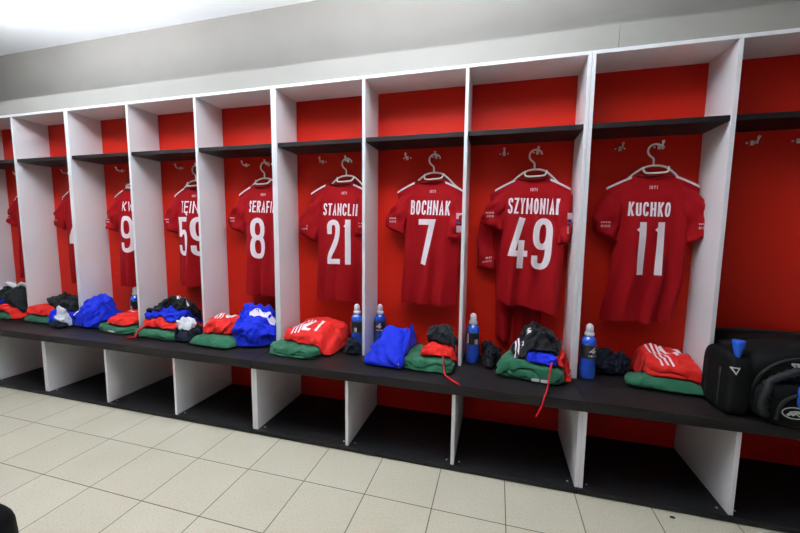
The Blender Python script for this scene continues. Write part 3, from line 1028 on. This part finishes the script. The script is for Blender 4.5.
# ---- bay 3
p = Pile()
towel(p, 3, [(1.090, .085), (1.420, .060), (1.430, .34), (1.112, .300)], .055, 41, 'green folded towel under the red shorts numbered 8', layers=1)
o = cloth(p, 'folded_shorts', 'red folded shorts with white stripes and number 8', 'shorts', 'red',
          [(1.135, .150), (1.360, .165), (1.385, .43), (1.130, .43)], .060, 42, SHO, wr=.020, freq=10, tb=.15, rim=.5, low=.08)
for i in range(3):
    deco(p, o, 'stripe', strip_bm([(0, -.07), (0, .07)], .010), 'print', 1.175 + i * .020, .300, .0)
deco(p, o, 'shorts_number', text_bm('8', -.028, .028, -.06, .06, .020, .3, .008), 'print', 1.265, .300, 0)
o = cloth(p, 'crumpled_jacket', 'royal blue crumpled jacket with white stripe below shirt 8', 'jacket', 'blue',
          [(1.370, .120), (1.590, .150), (1.612, .43), (1.345, .43)], .17, 43, wr=.036, freq=8, sq=4, tb=.215, drape=3)
deco(p, o, 'stripe', strip_bm([(-.09, -.02), (-.02, .0), (.07, .012)], .022), 'print', 1.515, .27)
# ---- bay 2
p = Pile()
o = towel(p, 2, [(.640, .115), (.985, .100), (.985, .32), (.595, .215)], .050, 51, 'green folded towel with red drawstring below shirt 59', layers=2)
cloth(p, 'folded_shorts', 'red crumpled shorts between green towel and blue top below shirt 59', 'shorts', 'red',
      [(.640, .155), (.965, .140), (.970, .42), (.600, .40)], .060, 52, SHO, wr=.022, freq=11)
lace(o, [(.72, .165, .500), (.715, .128, .500), (.705, .095, .480), (.70, .086, .44), (.66, .07, .436), (.64, .07, .436)], .006)
cloth(p, 'training_top', 'royal blue training top under the black top below shirt 59', 'top', 'blue',
      [(.630, .185), (.935, .170), (.940, .40), (.62, .40)], .060, 53, wr=.022, freq=10)
o = cloth(p, 'training_top', 'black crumpled top with white print topmost below shirt 59', 'top', 'black',
          [(.610, .200), (.920, .215), (.945, .41), (.60, .41)], .070, 54, wr=.026, freq=10, sq=4)
bm = bmesh.new()
ribbon(bm, [(-.05, -.02), (-.02, .012), (.0, -.01), (.03, .02), (.06, .01)], .014)
cut(bm, .01)
deco(p, o, 'print_mark', bm, 'print', .86, .27)
cloth(p, 'rolled_socks', 'dark navy rolled socks left of the towel below shirt 8', 'socks', 'navy',
      [(.975, .100), (1.075, .105), (1.076, .26), (.975, .26)], .085, 55, wr=.02, freq=13, sq=3.5)
cloth(p, 'rolled_socks', 'white rolled socks on the dark navy socks below shirt 59', 'socks', 'white_cloth',
      [(.965, .125), (1.060, .125), (1.065, .22), (.965, .22)], .045, 56, wr=.016, freq=14, sq=3)
# ---- bay 1
p = Pile()
o = towel(p, 1, [(.270, .150), (.560, .115), (.530, .36), (.130, .285)], .038, 61, 'green folded towel with white tag below shirt 9', layers=2)
obj('label_tag', boxm(.40, .46, .128, .1295, .436, .448), M['tag'], o)
o = cloth(p, 'folded_shorts', 'red shorts with white stripe lying on the towel below shirt 9', 'shorts', 'red',
          [(.310, .175), (.530, .150), (.534, .42), (.330, .42)], .045, 62, SHO, wr=.020, freq=9, tb=.11)
deco(p, o, 'stripe', strip_bm([(-.08, -.03), (.08, .03)], .014), 'print', .46, .30)
o = cloth(p, 'crumpled_jacket', 'royal blue crumpled jacket with white stripe in front of bottle below shirt 9', 'jacket', 'blue',
          [(-.015, .165), (.230, .150), (.285, .335), (.020, .36)], .16, 63, wr=.030, freq=9, sq=4, tb=.20, drape=3)
deco(p, o, 'stripe', strip_bm([(-.05, -.08), (-.02, -.02), (-.03, .05)], .014), 'print', .075, .25)
# ---- bay 0
p = Pile()
towel(p, 0, [(-.500, .155), (-.205, .150), (-.215, .33), (-.530, .30)], .055, 71, 'green folded towel under red shorts, left of the blue jacket', layers=1)
cloth(p, 'folded_shorts', 'red shorts on the green towel under the large black top', 'shorts', 'red',
      [(-.490, .175), (-.225, .175), (-.225, .40), (-.500, .40)], .060, 72, SHO, wr=.02, freq=9)
cloth(p, 'folded_jacket', 'royal blue folded jacket under the large black top', 'jacket', 'blue',
      [(-.235, .150), (-.030, .150), (-.025, .42), (-.235, .42)], .10, 73, wr=.02, freq=9)
cloth(p, 'training_top', 'large black top heaped over red shorts and blue jacket', 'top', 'black',
      [(-.390, .240), (-.070, .215), (-.025, .43), (-.40, .43)], .085, 74, wr=.03, freq=9, sq=4)
cloth(p, 'rolled_socks', 'dark navy socks at the foot of the blue jacket, left of shirt 9', 'socks', 'navy',
      [(-.130, .100), (-.005, .095), (-.010, .165), (-.130, .165)], .045, 75, wr=.016, freq=13, sq=3.5)
cloth(p, 'rolled_socks', 'white rolled socks lying on the blue jacket under the black top', 'socks', 'white_cloth',
      [(-.100, .125), (-.015, .120), (-.018, .19), (-.095, .19)], .035, 76, wr=.018, freq=14, sq=3)
# ---- bay -1
p = Pile()
towel(p, -1, [(-.960, .145), (-.620, .145), (-.625, .32), (-.960, .32)], .055, 81, 'leftmost green folded towel on the bench', layers=1)
cloth(p, 'folded_shorts', 'leftmost red shorts, on the leftmost green towel', 'shorts', 'red',
      [(-.800, .165), (-.585, .165), (-.585, .40), (-.80, .40)], .060, 82, SHO, wr=.02, freq=9)
cloth(p, 'folded_jacket', 'leftmost blue jacket, at the edge of the leftmost towel', 'jacket', 'blue',
      [(-1.020, .165), (-.77, .165), (-.77, .40), (-1.02, .40)], .095, 83, wr=.02, freq=9)
cloth(p, 'training_top', 'leftmost black top, heaped on red shorts with a white sock', 'top', 'black',
      [(-.900, .200), (-.60, .190), (-.58, .42), (-.90, .42)], .085, 84, wr=.03, freq=10, sq=4)
cloth(p, 'rolled_socks', 'long white sock lying across the leftmost black top', 'socks', 'white_cloth',
      [(-.820, .215), (-.64, .29), (-.66, .34), (-.84, .27)], .028, 85, wr=.012, freq=14, sq=4)
cloth(p, 'rolled_garment', 'small blue garment behind the white sock at far left', 'clothes', 'blue',
      [(-.83, .32), (-.66, .35), (-.66, .43), (-.83, .43)], .06, 86, wr=.02, freq=12, sq=3)

# ------------------------------------------------------------------ bottles
BOT = 'blue sports drink bottles on the bench'
def bottle(x, y, label, four=False, rot=0.0, r=.036):
    z = H2 + .0006
    t = thing('drink_bottle', label, 'bottle', (x, y, z), BOT)
    bm = bmesh.new()
    lathe(bm, x, y, [(r * .80, z), (r * .96, z + .006), (r, z + .02), (r, z + .055), (r * .94, z + .062), (r * .94, z + .066), (r, z + .074), (r, z + .100), (r * .985, z + .104),
                     (r * .985, z + .170), (r, z + .174), (r * .98, z + .186), (r * .80, z + .200), (r * .55, z + .209), (r * .46, z + .212), (r * .46, z + .224)], 28)
    obj('body', bm, M['bottle'], t, True)
    bm = bmesh.new()
    rr = r * .985 + .0008
    lathe(bm, x, y, [(rr - .0006, z + .1042), (rr, z + .105), (rr, z + .168), (rr - .0006, z + .1698)], 28)
    lb = obj('label', bm, M['bottle_label'], t, True)
    def wrap(b, a0):
        for v in b.verts:
            a = -PI / 2 + a0 + v.co.x / rr
            q = rr + .0008
            v.co = Vector((x + q * math.cos(a), y + q * math.sin(a), z + .137 + v.co.y))
        return b
    if four:
        b = text_bm('4', -.017, .013, -.006, .024, .0075, .3, .004)
        for v in b.verts:
            v.co.x += v.co.y * .25
        obj('label_number', wrap(b, rot), M['print'], lb, recalc=False)
        b = text_bm('IIHIIH', -.020, .018, -.022, -.013, .0035, .3, .004)
        obj('label_print', wrap(b, rot), M['print'], lb, recalc=False)
    else:
        b = bmesh.new(); ribbon(b, [(-.006, -.026), (-.006, .026)], .008); cut(b, .004)
        obj('label_print', wrap(b, rot - .75), M['print'], lb, recalc=False)
        b = text_bm('IH', -.004, .012, -.028, -.002, .004, .3, .004)
        obj('label_print', wrap(b, rot + .2), M['print'], lb, recalc=False)
    bm = bmesh.new()
    lathe(bm, x, y, [(r * .56, z + .212), (r * .60, z + .214), (r * .60, z + .226), (r * .5, z + .230)], 20)
    obj('cap_collar', bm, M['cap'], t, True)
    bm = bmesh.new()
    lathe(bm, x, y, [(r * .42, z + .229), (r * .46, z + .235), (r * .46, z + .252), (r * .40, z + .262), (r * .22, z + .269), (r * .05, z + .271)], 20)
    obj('cap', bm, M['cap'], t, True)
    return t

bottle(3.345, .262, 'blue bottle with white 4 label beside the navy clothing, left of shirt 11', True, .35)
bottle(2.788, .312, 'blue bottle standing left of the black clothing below shirt 49', False, .25)
bottle(2.236, .380, 'blue bottle with white 4 label behind the blue jacket below shirt 7', True, .15, .034)
bottle(2.105, .340, 'blue bottle behind the black socks below shirt 21', False, -.2)
bottle(.318, .395, 'blue bottle with pale cap behind the blue jacket below shirt 9', False, -.4)

# ------------------------------------------------------------------ black bag, right
def rbox(bm, c, h, n=4.0, seed=0, amp=0.0, freq=6, res=36, sh=None):
    """superellipsoid: rounded soft box with sagging noise"""
    off = Vector((seed * 3.1, seed * 1.7, seed))
    def sp(w, e):
        return math.copysign(abs(w) ** e, w)
    e = 2 / n
    rows = []
    for j in range(1, res // 2):
        ph = -PI / 2 + PI * j / (res // 2)
        row = []
        for i in range(res * 2):
            th = 2 * PI * i / (res * 2)
            p = Vector((sp(math.cos(ph), e) * sp(math.cos(th), e), sp(math.cos(ph), e) * sp(math.sin(th), e), sp(math.sin(ph), e)))
            q = Vector((c[0] + p.x * h[0], c[1] + p.y * h[1], c[2] + p.z * h[2]))
            if sh:
                q = sh(q, p)
            if amp:
                q += nvec(q * freq + off) * amp
            row.append(bm.verts.new(q))
        rows.append(row)
    for a, b in zip(rows, rows[1:]):
        k = len(a)
        for i in range(k):
            bm.faces.new((a[i], a[(i + 1) % k], b[(i + 1) % k], b[i]))
    bm.faces.new(rows[0][::-1])
    bm.faces.new(rows[-1])

def clampz(bm, z):
    for v in bm.verts:
        v.co.z = max(v.co.z, z)

def sports_bag():
    z0 = H2 + .001
    t = thing('sports_bag', 'large black sports bag with pockets on the bench at right', 'bag', (4.09, .20, z0))
    bm = bmesh.new()
    rbox(bm, (4.096, .325, z0 + .127), (.252, .112, .130), 5.5, 1, .004)
    clampz(bm, z0)
    obj('main_compartment', bm, M['bag'], t, True)
    # front pocket, arched and bulging over the bench edge
    bm = bmesh.new()
    rbox(bm, (4.092, .100, z0 + .138), (.258, .118, .152), 3.8, 2, .006)
    clampz(bm, z0)
    fp = obj('front_pocket', bm, M['bag'], t, True)
    # lower outer pocket
    bm = bmesh.new()
    rbox(bm, (4.085, .022, z0 + .082), (.225, .072, .092), 3.6, 3, .004)
    clampz(bm, z0)
    lp = obj('outer_pocket', bm, M['bag'], t, True)
    # side pocket at the left
    bm = bmesh.new()
    rbox(bm, (3.822, .105, z0 + .118), (.045, .105, .130), 4.2, 4, .004)
    clampz(bm, z0)
    sp_ = obj('side_pocket', bm, M['bag'], t, True)
    # zips: arcs along the pockets
    def arc(cx, y, rz, rx, zc, y1=None, n=26, a0=180, a1=0, pw=.6):
        out = []
        for i in range(n + 1):
            a = math.radians(a0 + (a1 - a0) * i / n)
            c, s_ = math.cos(a), math.sin(a)
            out.append((cx + rx * math.copysign(abs(c) ** pw, c), y, zc + rz * abs(s_) ** pw))
        return out
    for (par, cx, y, rx, rz, zc, r) in ((fp, 4.092, .012, .232, .205, z0 + .055, .0055), (lp, 4.085, -.022, .175, .115, z0 + .030, .006)):
        bm = bmesh.new()
        tr = BVHTree.FromObject(par, bpy.context.evaluated_depsgraph_get()) if False else None
        me = par.data
        vv = [v.co + Vector(WORLD[par.name]) for v in me.vertices]
        tree = BVHTree.FromPolygons(vv, [list(pl.vertices) for pl in me.polygons])
        pts = []
        for q in arc(cx, y, rz, rx, zc):
            h = tree.ray_cast(Vector((q[0], -1, q[2])), Vector((0, 1, 0)))
            if h[0] is not None:
                pts.append(h[0] + Vector((0, -.002, 0)))
        tube(bm, pts, r, 8)
        obj('zip', bm, M['bag_trim'], par, True)
    # ribbed carrying strap looping over the outer pocket
    bm = bmesh.new()
    me = lp.data
    vv = [v.co + Vector(WORLD[lp.name]) for v in me.vertices]
    me2 = fp.data
    n0 = len(vv)
    vv += [v.co + Vector(WORLD[fp.name]) for v in me2.vertices]
    tree = BVHTree.FromPolygons(vv, [list(pl.vertices) for pl in me.polygons] + [[a + n0 for a in pl.vertices] for pl in me2.polygons])
    sp_pts = []
    for i in range(34):
        a = math.radians(200 - 150 * i / 33)
        x, z = 4.035 + .165 * math.cos(a), z0 + .085 + .140 * math.sin(a)
        h = tree.ray_cast(Vector((x, -1, z)), Vector((0, 1, 0)))
        if h[0] is not None:
            sp_pts.append(Vector((x, h[0].y - .008, z)))
    rs = [.012 + .005 * (i % 2) for i in range(len(sp_pts))]
    tube(bm, sp_pts, rs, 10)
    obj('strap', bm, M['bag_trim'], t, True)
    # carry handle flap along the back top
    bm = bmesh.new()
    hp = [(3.88, .40, z0 + .225), (3.91, .40, z0 + .250), (4.02, .40, z0 + .256), (4.15, .40, z0 + .256), (4.27, .40, z0 + .250), (4.31, .40, z0 + .225)]
    tube(bm, smoothpath(hp, 2), .012, 8, flat=1.4)
    obj('top_flap', bm, M['bag_trim'], t, True)
    # piping down the side pocket
    for yy in (.06, .15):
        bm = bmesh.new()
        me = sp_.data
        v3 = [v.co + Vector(WORLD[sp_.name]) for v in me.vertices]
        tr = BVHTree.FromPolygons(v3, [list(pl.vertices) for pl in me.polygons])
        pts = []
        for i in range(14):
            z = z0 + .015 + .165 * i / 13
            h = tr.ray_cast(Vector((3, yy, z)), Vector((1, 0, 0)))
            if h[0] is not None:
                pts.append(h[0])
        if len(pts) > 3:
            tube(bm, pts, .004, 6)
            obj('piping', bm, M['bag_trim'], sp_, True)
        else:
            bm.free()
    # silver prints
    def project(bm, cx, cz, rot=0.0):
        c, s_ = math.cos(rot), math.sin(rot)
        for v in bm.verts:
            x = cx + v.co.x * c - v.co.y * s_
            z = cz + v.co.x * s_ + v.co.y * c
            h = tree.ray_cast(Vector((x, -1, z)), Vector((0, 1, 0)))
            v.co = Vector((x, (h[0].y if h[0] is not None else 0) - .0025, z))
        return bm
    bm = bmesh.new()
    n = 26
    ribbon(bm, [(.034 * math.cos(math.radians(40 + 275 * i / n)), .021 * math.sin(math.radians(40 + 275 * i / n))) for i in range(n + 1)], .0035)
    ribbon(bm, [(-.020, -.012), (-.012, -.002), (-.004, -.006), (.006, .004), (.016, .002), (.024, .010)], .009)
    ribbon(bm, [(-.014, .002), (-.002, .006), (.012, .008)], .005)
    ribbon(bm, [(.004, -.002), (.014, -.010), (.024, -.012)], .004)
    cut(bm, .006)
    obj('round_emblem', project(bm, 3.955, z0 + .066), M['bag_mark'], lp, recalc=False)
    bm = bmesh.new()
    ribbon(bm, [(-.020, .014), (.016, .014), (.006, -.016), (-.020, .014)], .006)
    ribbon(bm, [(-.006, .006), (.004, -.004)], .012)
    cut(bm, .006)
    obj('triangle_badge', project(bm, 3.975, z0 + .222), M['bag_mark'], fp, recalc=False)
    # badge on the side pocket
    me = sp_.data
    v3 = [v.co + Vector(WORLD[sp_.name]) for v in me.vertices]
    tr = BVHTree.FromPolygons(v3, [list(pl.vertices) for pl in me.polygons])
    bm = bmesh.new()
    ribbon(bm, [(-.012, .010), (.010, .012), (.0, -.012), (-.012, .010)], .004)
    cut(bm, .006)
    for v in bm.verts:
        x, z = 3.797 + v.co.x, z0 + .186 + v.co.y
        h = tr.ray_cast(Vector((x, -1, z)), Vector((0, 1, 0)))
        v.co = Vector((x, (h[0].y if h[0] is not None else .05) - .0025, z))
    obj('triangle_badge', bm, M['bag_mark'], sp_, recalc=False)
    return t
sports_bag()

# blue bottle standing upside down in the side pocket, and one in the outer net at the right
def pocket_bottle():
    x, y, z = 3.812, .030, H2 + .230
    t = thing('pocket_bottle', 'blue tapered plastic bottle stuck in the left pocket of the black bag', 'bottle', (x, y, z))
    bm = bmesh.new()
    lathe(bm, x, y, [(.007, z), (.010, z + .012), (.019, z + .052), (.021, z + .066), (.020, z + .070), (.015, z + .071)], 20)
    obj('body', bm, M['cap_blue'], t, True)
    bm = bmesh.new()
    lathe(bm, x, y, [(.006, z - .012), (.0085, z - .010), (.0085, z - .0005), (.006, z)], 16)
    obj('cap', bm, M['chrome'], t, True)
pocket_bottle()
def ball():
    bm = bmesh.new()
    x, y, z = 3.990, -.060, H2 + .135
    lathe(bm, x, y, [(.010, z - .046), (.030, z - .042), (.034, z - .030), (.034, z + .022), (.028, z + .036), (.014, z + .042)], 24)
    return x, y, z, bm
bx, by, bz, bm = ball()
o = tag(obj('pocket_bottle', bm, M['cap_blue'], None, True), 'blue bottle at the right edge, tucked against the front of the black bag', 'bottle')
rebase(o, (bx, by, bz - .046))

# ------------------------------------------------------------------ black holdall on the floor, lower left corner of the view
def holdall():
    c = (1.25, -1.06)
    t = thing('holdall', 'black rounded holdall standing on the floor tiles at lower left', 'bag', (c[0], c[1], .001))
    bm = bmesh.new()
    rbox(bm, (c[0], c[1], .11), (.16, .20, .112), 4.2, 9, .006)
    clampz(bm, .001)
    obj('body', bm, M['bag'], t, True)
    bm = bmesh.new()
    tube(bm, smoothpath([(c[0] - .04, c[1] + .12, .215), (c[0] - .04, c[1] + .06, .262), (c[0] - .04, c[1] - .06, .262), (c[0] - .04, c[1] - .12, .215)], 2), .012, 8)
    obj('handle', bm, M['bag_trim'], t, True)
holdall()
bm = bmesh.new()
rbox(bm, (3.614, -.046, .0035), (.010, .005, .0034), 2.5, 3, .001, 60, 12)
o = tag(obj('floor_crumb', bm, M['dirt'], None, True), 'small dark crumb lying on the floor tile at lower right', 'crumb')
rebase(o, (3.614, -.046, .0001))

# ------------------------------------------------------------------ made-up uplights, added out of view to brighten the ceiling
def lamp(x, y, down, up, L=1.4, z=CEIL - .37):
    t = thing('added_uplight', 'added white linear uplight, out of view, brightening the ceiling near the lockers', 'lamp', (x, y, z), 'added uplights out of view')
    obj('housing', boxm(x - L / 2, x + L / 2, y - .05, y + .05, z, z + .05, .004), M['uplight_body'], t)
    for sx in (-.5, .5):
        bm = bmesh.new()
        tube(bm, [(x + sx, y, z + .05), (x + sx, y, CEIL)], .003, 6)
        obj('suspension_wire', bm, M['chrome'], t)
    for nm, e, zz, rx in (('added_light_down', down, z - .004, 0), ('added_light_up', up, z + .054, PI)):
        if e <= 0:
            continue
        d = bpy.data.lights.new(nm, 'AREA')
        d.shape = 'RECTANGLE'
        d.size = L
        d.size_y = .09
        d.energy = e
        d.color = (.90, .95, 1.0)
        o = bpy.data.objects.new(nm, d)
        COL.objects.link(o)
        o.location = (0, 0, zz - z)
        o.rotation_euler = (rx, 0, 0)
        o.parent = t

lamp(.35, -.54, 0, 88)  # both fittings are invented; their light reaches the lockers off the ceiling
lamp(2.45, -.54, 0, 92)

w = bpy.data.worlds.new('room_air')
S.world = w
w.use_nodes = True
w.node_tree.nodes['Background'].inputs['Color'].default_value = (.8, .85, 1, 1)
w.node_tree.nodes['Background'].inputs['Strength'].default_value = .03

# ------------------------------------------------------------------ camera
cd = bpy.data.cameras.new('camera')
cd.sensor_width = 36
cd.lens = 356.2 / 800 * 36
cd.clip_start = .05
cam = bpy.data.objects.new('camera', cd)
COL.objects.link(cam)
rt = Vector((.9645, .2638, .0108)); up = Vector((-.0366, .0930, .9950)); fw = Vector((-.2615, .9601, -.0994))
fw.normalize(); rt = (rt - fw * rt.dot(fw)).normalized(); up = rt.cross(fw)
cam.matrix_world = Matrix(((rt.x, up.x, -fw.x, 2.8985), (rt.y, up.y, -fw.y, -1.6089), (rt.z, up.z, -fw.z, 1.1316), (0, 0, 0, 1)))
S.camera = cam

S.view_settings.view_transform = 'Standard'
S.view_settings.look = 'None'
S.view_settings.gamma = 1
S.view_settings.use_curve_mapping = False
S.view_settings.exposure = -0.08
S.cycles.max_bounces = 10
S.cycles.diffuse_bounces = 6
S.cycles.use_denoising = True
